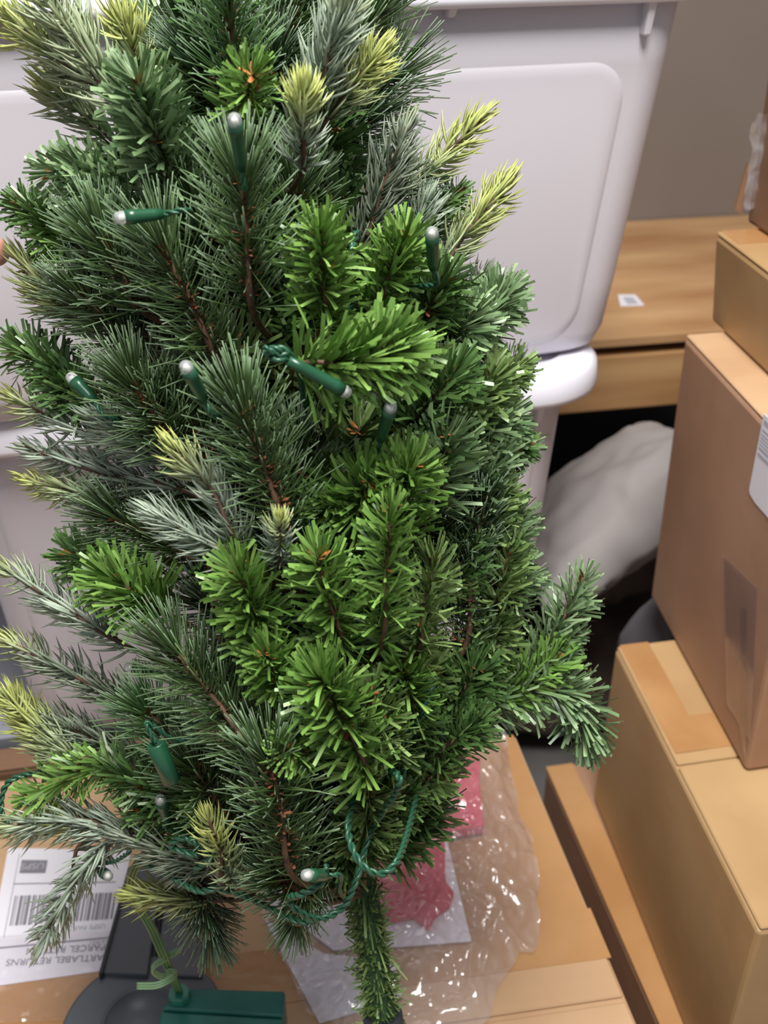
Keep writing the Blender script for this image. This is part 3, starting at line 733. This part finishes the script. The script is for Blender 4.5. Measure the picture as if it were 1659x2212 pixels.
# the tips one can tell apart in the photograph: kind, base pixel, tip pixel, needle length (pixels), palette
TIPS = [
    # top
    ('S', 275, 245, 70, -50, 108, 't', dict(k=1.0, yellow=0.22)), ('S', 215, 190, -15, 8, 104, 't', dict(k=0.85, yellow=0.8)), ('S', 312, 170, 262, 38, 92, 't', dict(k=0.5, yellow=0.9, dens=0.5)),
    ('S', 240, 300, 108, 185, 100, 't', dict(k=0.35, yellow=0.5, dens=0.6)), ('P', 372, 395, 297, 175, 118, 'b', dict(k=1.05)), ('N', 515, 260, 490, -60, 150, 'm', dict(k=0.9)),
    ('P', 515, 265, 548, 160, 85, 'g', dict(k=1.0, dens=0.6)), ('S', 668, 250, 752, -20, 104, 's', dict(k=1.0, yellow=0.35)), ('S', 650, 380, 655, 195, 84, 's', dict(k=1.15, yellow=0.62, kb=0.9)),
    ('S', 690, 280, 818, 112, 84, 't', dict(k=0.9, yellow=0.75)), ('N', 640, 330, 800, 40, 170, 'n', dict(k=0.2)), ('N', 660, 360, 840, 170, 160, 'n', dict(k=0.1)), ('N', 640, 420, 780, 260, 150, 'k', dict(k=0.2)),
    ('N', 600, 200, 640, -30, 150, 'n', dict(k=0.3)), ('N', 560, 300, 700, 120, 150, 'n', dict(k=0.1)), ('N', 460, 220, 420, -20, 130, 'm', dict(k=0.35)),
    ('N', 820, 90, 850, -70, 110, 'n', dict(k=-0.2, dens=0.7)),
    # upper left
    ('P', 290, 400, 108, 372, 85, 'b', dict(k=0.8, curve=(0, -12))), ('P', 330, 470, 170, 420, 95, 'b', dict(k=0.75)), ('P', 150, 510, 42, 440, 70, 'd', dict(k=0.5)), ('P', 240, 560, 90, 500, 85, 'g', dict(k=0.4)),
    ('S', 255, 700, 35, 550, 78, 'u', dict(k=0.45, yellow=0.25, curve=(-25, 20))), ('S', 340, 760, 70, 640, 80, 'v', dict(k=0.35, yellow=0.35)), ('S', 330, 700, 160, 640, 85, 'v', dict(k=0.2, yellow=0.1)),
    ('N', 320, 680, 222, 520, 150, 'n', dict(k=1.0)), ('N', 548, 680, 522, 392, 165, 'n', dict(k=1.15, kb=0.95)), ('N', 490, 800, 350, 535, 160, 'n', dict(k=1.05, kb=0.8)), ('N', 300, 760, 180, 640, 130, 'n', dict(k=0.6)),
    ('N', 470, 560, 400, 420, 140, 'n', dict(k=0.7)), ('N', 620, 560, 640, 420, 140, 'n', dict(k=0.6)),
    # upper right
    ('S', 765, 560, 878, 275, 88, 'v', dict(k=0.55, yellow=0.08)), ('S', 820, 470, 1040, 258, 84, 't', dict(k=0.25, yellow=0.7)), ('S', 900, 640, 1095, 392, 84, 't', dict(k=0.3, yellow=0.72)), ('S', 870, 560, 925, 430, 75, 's', dict(k=0.3, yellow=0.0)),
    ('P', 925, 475, 988, 412, 55, 'd', dict(k=0.2, dens=0.6)), ('P', 700, 700, 692, 497, 105, 'g', dict(k=1.15, kb=0.9)), ('P', 800, 680, 878, 508, 95, 'g', dict(k=1.0)), ('P', 890, 720, 962, 605, 95, 'd', dict(k=0.8)),
    ('P', 990, 760, 1092, 632, 90, 'b', dict(k=0.35)), ('P', 940, 740, 1020, 690, 100, 'b', dict(k=0.55)), ('S', 980, 690, 1050, 590, 60, 'v', dict(k=0.1, yellow=0.0, dens=0.5)),
    ('P', 640, 790, 882, 750, 128, 'g', dict(k=1.3, kb=1.1, curve=(-5, 14), dens=1.2)),
    # right flank
    ('P', 880, 930, 985, 800, 105, 'd', dict(k=0.85)), ('P', 980, 920, 1062, 815, 95, 'o', dict(k=0.6)), ('P', 1030, 870, 1118, 788, 70, 'o', dict(k=0.35)), ('P', 1000, 960, 1090, 900, 95, 'b', dict(k=0.5)),
    ('P', 1040, 985, 1138, 962, 60, 'd', dict(k=0.3)), ('P', 935, 1110, 966, 935, 105, 'b', dict(k=0.85)), ('P', 1020, 1090, 1062, 960, 95, 'b', dict(k=0.5)), ('P', 850, 1170, 882, 1000, 105, 'g', dict(k=1.1)),
    ('P', 800, 1130, 800, 1035, 110, 'g', dict(k=1.0, curve=(-20, 0))), ('P', 760, 1150, 720, 1060, 100, 'g', dict(k=0.85)), ('P', 820, 1400, 845, 1095, 85, 'g', dict(k=1.2, kb=1.0, dens=1.2)), ('P', 890, 1430, 940, 1210, 90, 'o', dict(k=1.0, kb=0.85)),
    ('N', 985, 1430, 1045, 1080, 90, 'k', dict(k=0.55)), ('P', 1050, 1380, 1100, 1190, 80, 'o', dict(k=0.45)), ('P', 1060, 1260, 1120, 1110, 80, 'b', dict(k=0.3)), ('P', 1085, 1330, 1130, 1220, 75, 'b', dict(k=0.3)), ('P', 1020, 1180, 1080, 1060, 85, 'o', dict(k=0.4)),
    ('P', 960, 1330, 1010, 1180, 80, 'd', dict(k=0.5)),
    # middle left
    ('P', 180, 830, 35, 752, 80, 'd', dict(k=0.45)), ('P', 260, 900, 110, 830, 80, 'd', dict(k=0.4)), ('S', 350, 985, 15, 850, 82, 's', dict(k=0.7, yellow=0.45, curve=(-10, 15))), ('S', 400, 1060, 55, 965, 85, 's', dict(k=0.75, yellow=0.1, curve=(0, 12))),
    ('S', 340, 1110, 55, 1035, 75, 't', dict(k=0.4, yellow=0.5)), ('S', 400, 1010, 200, 900, 82, 's', dict(k=0.8, yellow=0.0)), ('N', 390, 980, 288, 830, 140, 'n', dict(k=0.95)), ('N', 625, 1150, 525, 885, 155, 'n', dict(k=1.2, kb=1.0, dens=1.2)), ('N', 700, 1180, 640, 990, 150, 'n', dict(k=0.8)),
    ('N', 470, 1010, 380, 870, 140, 'n', dict(k=0.7)), ('N', 400, 1200, 250, 1120, 130, 'n', dict(k=0.55)),
    ('S', 530, 1190, 375, 965, 84, 's', dict(k=1.25, kb=1.05, yellow=0.52, curve=(12, -10))), ('S', 530, 1215, 322, 1105, 84, 's', dict(k=1.2, kb=1.05, yellow=0.0)), ('S', 608, 1235, 604, 1125, 62, 's', dict(k=1.3, kb=1.05, yellow=0.42)),
    ('P', 320, 1260, 150, 1195, 90, 'd', dict(k=0.4)), ('P', 370, 1330, 228, 1240, 105, 'g', dict(k=0.85)),
    # middle front
    ('P', 575, 1390, 512, 1225, 105, 'g', dict(k=1.2, kb=0.95)), ('P', 740, 1400, 685, 1200, 100, 'g', dict(k=1.2, kb=0.95)), ('P', 620, 1500, 570, 1405, 85, 'g', dict(k=1.15, kb=0.95)), ('P', 800, 1690, 690, 1460, 115, 'g', dict(k=1.25, kb=0.95, curve=(-5, -20), dens=1.2)),
    ('P', 850, 1640, 790, 1500, 100, 'o', dict(k=1.0)), ('P', 900, 1560, 870, 1440, 90, 'g', dict(k=0.9)), ('P', 680, 1640, 608, 1615, 70, 'g', dict(k=1.2, kb=1.0, dens=0.7)),
    ('N', 570, 1640, 378, 1405, 150, 'n', dict(k=1.1, kb=0.95, dens=1.1)), ('N', 640, 1900, 582, 1640, 150, 'n', dict(k=1.2, kb=0.95, dens=1.2)), ('N', 430, 1640, 320, 1540, 120, 'm', dict(k=0.7)), ('N', 520, 1800, 420, 1660, 140, 'n', dict(k=0.8)),
    # lower left
    ('S', 285, 1400, 0, 1225, 82, 's', dict(k=0.75, yellow=0.32)), ('S', 310, 1540, 10, 1380, 80, 'v', dict(k=0.4, yellow=0.35)), ('S', 340, 1660, 90, 1545, 80, 'v', dict(k=0.2, yellow=0.2)), ('S', 170, 1650, 5, 1500, 85, 't', dict(k=0.25, yellow=0.85)), ('S', 200, 1660, 60, 1560, 75, 't', dict(k=0.35, yellow=0.6)),
    ('P', 250, 1650, 60, 1728, 75, 'g', dict(k=0.85, curve=(10, -18))), ('P', 430, 1740, 240, 1665, 80, 'd', dict(k=0.7)), ('P', 480, 1790, 300, 1750, 75, 'd', dict(k=0.6)), ('P', 520, 1760, 420, 1720, 70, 'g', dict(k=0.7)), ('P', 470, 1700, 400, 1640, 70, 'd', dict(k=0.6)),
    ('S', 280, 1790, -15, 1795, 78, 's', dict(k=0.6, yellow=0.4, curve=(0, -20))), ('S', 290, 1800, 110, 1775, 75, 's', dict(k=0.75, yellow=0.62)), ('S', 240, 1800, 82, 2055, 76, 's', dict(k=0.7, kb=0.65, yellow=0.12, curve=(-8, -8))), ('S', 470, 1880, 255, 1800, 78, 'v', dict(k=0.75, yellow=0.0)),
    ('S', 512, 1930, 450, 1768, 75, 't', dict(k=1.0, yellow=0.75, dens=0.7)), ('S', 470, 1945, 290, 1935, 74, 'u', dict(k=0.45, yellow=0.5)), ('N', 430, 1900, 455, 2010, 95, 'k', dict(k=0.35)), ('N', 690, 1850, 640, 1990, 90, 'n', dict(k=0.75, dens=0.6)),
    ('N', 700, 1950, 600, 1900, 110, 'n', dict(k=0.8, dens=0.8)), ('S', 480, 1840, 380, 1870, 70, 'v', dict(k=0.6, yellow=0.1)), ('P', 560, 1850, 470, 1770, 75, 'd', dict(k=0.5)),
    # lower right
    ('P', 1090, 1500, 1262, 1250, 78, 'b', dict(k=0.15, curve=(10, 10))), ('P', 1000, 1530, 1272, 1600, 92, 'b', dict(k=0.35, curve=(75, -75), dens=1.5)), ('P', 1060, 1520, 1210, 1420, 85, 'g', dict(k=0.3, dens=0.8)), ('P', 1130, 1470, 1240, 1370, 60, 'b', dict(k=0.1, dens=0.6)), ('P', 920, 1650, 1030, 1560, 80, 'd', dict(k=0.55)), ('P', 870, 1730, 965, 1650, 75, 'o', dict(k=0.45)),
    ('P', 810, 1790, 880, 1710, 75, 'd', dict(k=0.55)), ('P', 790, 1860, 835, 1780, 65, 'o', dict(k=0.55)), ('P', 780, 1840, 800, 1700, 90, 'o', dict(k=0.8)), ('P', 960, 1560, 1030, 1440, 90, 'd', dict(k=0.45)), ('P', 1020, 1460, 1075, 1350, 85, 'o', dict(k=0.35)),
    ('P', 740, 1880, 770, 1780, 80, 'd', dict(k=0.6)),
]
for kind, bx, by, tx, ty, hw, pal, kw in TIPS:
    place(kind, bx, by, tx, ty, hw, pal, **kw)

# further branches inside and on the far side of the crown
for i in range(120):
    y = 60 + 1720 * ((i + rng.random()) / 120)
    a = i * 2.399963 + rng.normal(0, 0.2)
    reach = {True: 0.060, False: 0.090}[y < 330] * rng.uniform(0.6, 1.0)
    if y > 1500: reach *= 0.72
    ry = y + 90
    root = P(axis_px(ry), ry, axis_d(ry)); A = cr * math.cos(a) + cf * math.sin(a)
    tip = P(axis_px(y), y, axis_d(y)) + A * reach + TD * rng.uniform(-0.005, 0.02)
    base = root * 0.6 + (root + A * reach * 0.7) * 0.4
    kind = 'N' if rng.random() < 0.35 else 'P'
    stem = spline([base, (base + tip) / 2 - TD * 0.004, tip], 12)
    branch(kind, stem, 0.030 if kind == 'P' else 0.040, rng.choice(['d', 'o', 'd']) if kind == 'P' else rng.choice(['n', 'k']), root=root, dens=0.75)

# fuzz on the lower trunk
st_ = np.array([TB + TD * s for s in np.linspace(-0.006, 0.085, 14)])
V, q, tr, c = needles('Z', st_, 0.0135, 2200, 'o', 0)
o = set_mesh('trunk_fuzz', V, q, tr, c, M['pvc'], tree); o['kind'] = 'stuff'
st_ = np.array([TB + TD * s for s in np.linspace(0.085, 0.60, 30)])
V, q, tr, c = needles('Z', st_, 0.018, 1500, 'd', 0)
o = set_mesh('trunk_fuzz', V, q, tr, c, M['pvc'], tree); o['kind'] = 'stuff'

# ------------------------------------------------------------------ string of fairy lights
ls = empty('light_string', foot + UP * 0.1, 'string of unlit clear bulbs on dark green wire, wound through the tree', 'string lights')
def lamp(lx, ly, sx, sy, k, ks=None, r=0.0031, lens=True, tail=None):
    """lens tip pixel, far end of the socket pixel"""
    ks = k if ks is None else ks
    a, b = P(lx, ly, axis_d(ly) - k * surf(lx, ly)), P(sx, sy, axis_d(sy) - ks * surf(sx, sy))
    d = unit(b - a); L = np.linalg.norm(b - a)
    T1, N1, B1 = frames([a, a + d])
    def rings(prof): return [[a + d * s + (N1[0] * math.cos(t) + B1[0] * math.sin(t)) * rr for t in np.linspace(0, 2 * math.pi, 16, endpoint=False)] for s, rr in prof]
    if not lens:
        V, Fc = loft(rings([(0.0, r * 0.7), (0.0006, r * 0.95), (L - 0.0006, r), (L, r * 0.9), (L, r * 0.62), (L - 0.003, r * 0.5)]))
    else: V, Fc = loft(rings([(0.0045, r * 0.8), (0.0045, r * 1.05), (0.009, r * 1.08), (0.010, r), (L * 0.8, r * 0.9), (L, r * 0.7)]))
    so = obj('lamp_socket', V, Fc, M['socket'], ls, True)
    if lens:
        V, Fc = loft(rings([(0.0, r * 0.15), (0.0003, r * 0.6), (0.0012, r * 0.86), (0.0024, r * 0.88), (0.0028, r * 0.97), (0.0052, r * 0.97)]))
        le = obj('lens', V, Fc, M['lens'], so, True)
        V, Fc = loft(rings([(0.0022, r * 0.1), (0.0024, r * 0.3), (0.0044, r * 0.4)])); obj('led_chip', V, Fc, M['led'], so, True)
    mb = MB()
    end = np.array(tail) if tail is not None else P(axis_px(sy + 60) * 0.6 + sx * 0.4, sy + 60, axis_d(sy + 60) - 0.02)
    twist(mb, [b, b + d * 0.012, (b + end) / 2, end], 0.0008)
    mb.build('lead', M['wire'], so, True)
lamp(505, 248, 522, 365, 1.50, 1.30); lamp(246, 472, 352, 462, 1.50, 1.25); lamp(933, 494, 936, 580, 1.45, 1.2); lamp(397, 784, 440, 862, 1.60, 1.40)
lamp(147, 808, 205, 868, 1.25, 1.1); lamp(846, 872, 822, 950, 1.35, 1.1); lamp(808, 862, 800, 800, 1.2, 1.1); lamp(757, 852, 622, 778, 1.32, 1.4, tail=P(588, 762, axis_d(770) - 1.35 * surf(590, 770)))
lamp(742, 1010, 735, 1080, 0.9, 0.8); lamp(655, 1890, 705, 1892, 1.35, 1.2); lamp(268, 1440, 320, 1450, 0.6, 0.5); lamp(345, 1722, 360, 1770, 1.0, 0.8)
lamp(238, 1895, 215, 1880, 0.75, 0.7, tail=P(280, 1840, 0.60))
lamp(700, 92, 650, 150, 0.8, 0.7)
# bare socket seen from its wired end
lamp(372, 1690, 336, 1606, 1.25, 1.35, r=0.0050, lens=False, tail=P(420, 1592, axis_d(1600) - 1.0 * surf(420, 1600)))
def sp(x, y, k): return P(x, y, axis_d(y) - k * surf(x, y))
wires = [
    [sp(590, 770, 1.3), sp(578, 762, 1.4), sp(600, 752, 1.42), sp(618, 764, 1.4), sp(600, 776, 1.42), sp(584, 766, 1.36), sp(612, 758, 1.36), sp(640, 790, 1.2), sp(660, 880, 0.9)],
    [sp(770, 1700, 0.8), sp(752, 1790, 1.1), sp(775, 1860, 1.2), sp(820, 1888, 1.2), sp(858, 1860, 1.15), sp(880, 1800, 0.9), sp(900, 1720, 0.6)],
    [sp(840, 1660, 0.9), sp(862, 1680, 1.1), sp(850, 1720, 1.0), sp(800, 1800, 0.8), sp(770, 1900, 0.9), sp(740, 1960, 0.9), sp(690, 1985, 1.0), sp(640, 1965, 1.1), sp(625, 1940, 1.1), sp(650, 1932, 1.2), sp(690, 1910, 1.2), sp(705, 1870, 1.2)],
    [sp(690, 1985, 0.95), sp(640, 1990, 0.9), sp(560, 1950, 0.8), sp(480, 1920, 0.8), sp(430, 1925, 0.8), sp(380, 1900, 0.7), sp(300, 1860, 0.6)],
    [sp(120, 1665, 0.6), sp(60, 1672, 0.6), sp(18, 1690, 0.6), sp(2, 1730, 0.6), sp(12, 1775, 0.6), sp(60, 1800, 0.5), sp(160, 1790, 0.4)],
    [sp(770, 500, 0.8), sp(760, 560, 0.9), sp(775, 620, 0.7), sp(740, 700, 0.6)],
    [sp(680, 1200, 0.8), sp(690, 1160, 0.9), sp(660, 1120, 0.8)],
    [sp(940, 1460, 0.8), sp(915, 1540, 0.85), sp(880, 1600, 0.8), sp(870, 1680, 0.7)],
    [sp(430, 1850, 0.9), sp(370, 1830, 0.95), sp(400, 1810, 0.95), sp(450, 1850, 0.9), sp(420, 1880, 0.85)],
]
for w in wires:
    mb = MB(); twist(mb, w, 0.00110, 0.011, 2); mb.build('wire', M['wire'], ls, True)

# ------------------------------------------------------------------ the hand that holds a branch tip
def hand():
    k = 0.62
    def hp(x, y, d=0.0): return P(x, y, k + d)
    V = []; R = []; Ed = []
    def chain(pts, start=None):
        prev = start
        for p, r in pts:
            V.append(p); R.append(r); i = len(V) - 1
            if prev is not None: Ed.append((prev, i))
            prev = i
        return prev
    wrist = chain([(hp(-470, 860, 0.02), (0.030, 0.023))])
    palm = chain([(hp(-370, 760, 0.01), (0.034, 0.021)), (hp(-285, 680, 0.005), (0.036, 0.016))], wrist)
    # index finger: knuckle, joints, tip resting on the spruce tip
    chain([(hp(-235, 590, 0.0), (0.0115, 0.0115)), (hp(-150, 520, -0.004), (0.0100, 0.0100)), (hp(-55, 530, -0.012), (0.0098, 0.0098)), (hp(-10, 545, -0.016), (0.0094, 0.0092)), (hp(14, 548, -0.018), (0.0075, 0.0075))], palm)
    chain([(hp(-205, 650, 0.004), (0.0115, 0.0115)), (hp(-120, 625, 0.012), (0.0100, 0.0100)), (hp(-95, 680, 0.02), (0.0090, 0.0090)), (hp(-140, 715, 0.022), (0.0080, 0.0080))], palm)
    chain([(hp(-210, 710, 0.01), (0.0108, 0.0108)), (hp(-140, 705, 0.02), (0.0094, 0.0094)), (hp(-125, 755, 0.03), (0.0085, 0.0085)), (hp(-170, 780, 0.03), (0.0076, 0.0076))], palm)
    chain([(hp(-235, 765, 0.016), (0.0096, 0.0096)), (hp(-175, 775, 0.026), (0.0082, 0.0082)), (hp(-165, 815, 0.032), (0.0074, 0.0074)), (hp(-205, 832, 0.032), (0.0066, 0.0066))], palm)
    # thumb leaves the side of the palm
    chain([(hp(-330, 640, -0.022), (0.0140, 0.0130)), (hp(-235, 590, -0.036), (0.0115, 0.0108)), (hp(-140, 600, -0.034), (0.0098, 0.0090)), (hp(-85, 620, -0.026), (0.0075, 0.0070))], palm - 1)
    # forearm towards the person holding the camera
    chain([(hp(-640, 1050, 0.0), (0.030, 0.027)), (hp(-900, 1400, -0.06), (0.040, 0.036))], wrist)
    me = bpy.data.meshes.new('person'); me.from_pydata([tuple(v) for v in V], Ed, [])
    o = bpy.data.objects.new('person_tmp', me); COL.objects.link(o)
    sk = o.modifiers.new('skin', 'SKIN'); sk.use_smooth_shade = True
    for i, r in enumerate(R): me.skin_vertices[0].data[i].radius = r
    me.skin_vertices[0].data[0].use_root = True
    sub = o.modifiers.new('sub', 'SUBSURF'); sub.levels = 2; sub.render_levels = 2
    dg = bpy.context.evaluated_depsgraph_get(); m2 = bpy.data.meshes.new_from_object(o.evaluated_get(dg))
    bpy.data.objects.remove(o)
    base = hp(-470, 860, 0.02)
    for v in m2.vertices: v.co -= Vector(base)
    m2.name = 'person'; m2.materials.clear()
    ho = link(m2, 'person', None, M['skin'], True); ho.location = Vector(base); OFF[ho.name] = base
    tag(ho, 'hand of a person reaching in with a bare fingertip on a spruce tip', 'person')
    # sleeve
    pts = spline([hp(-640, 1050, 0.0), hp(-770, 1225, -0.03), hp(-960, 1480, -0.075)], 10)
    Vv, Fc = tube(pts, np.linspace(0.036, 0.052, 10), 20, False); obj('sleeve', Vv, Fc, M['sleeve'], ho, True)
hand()
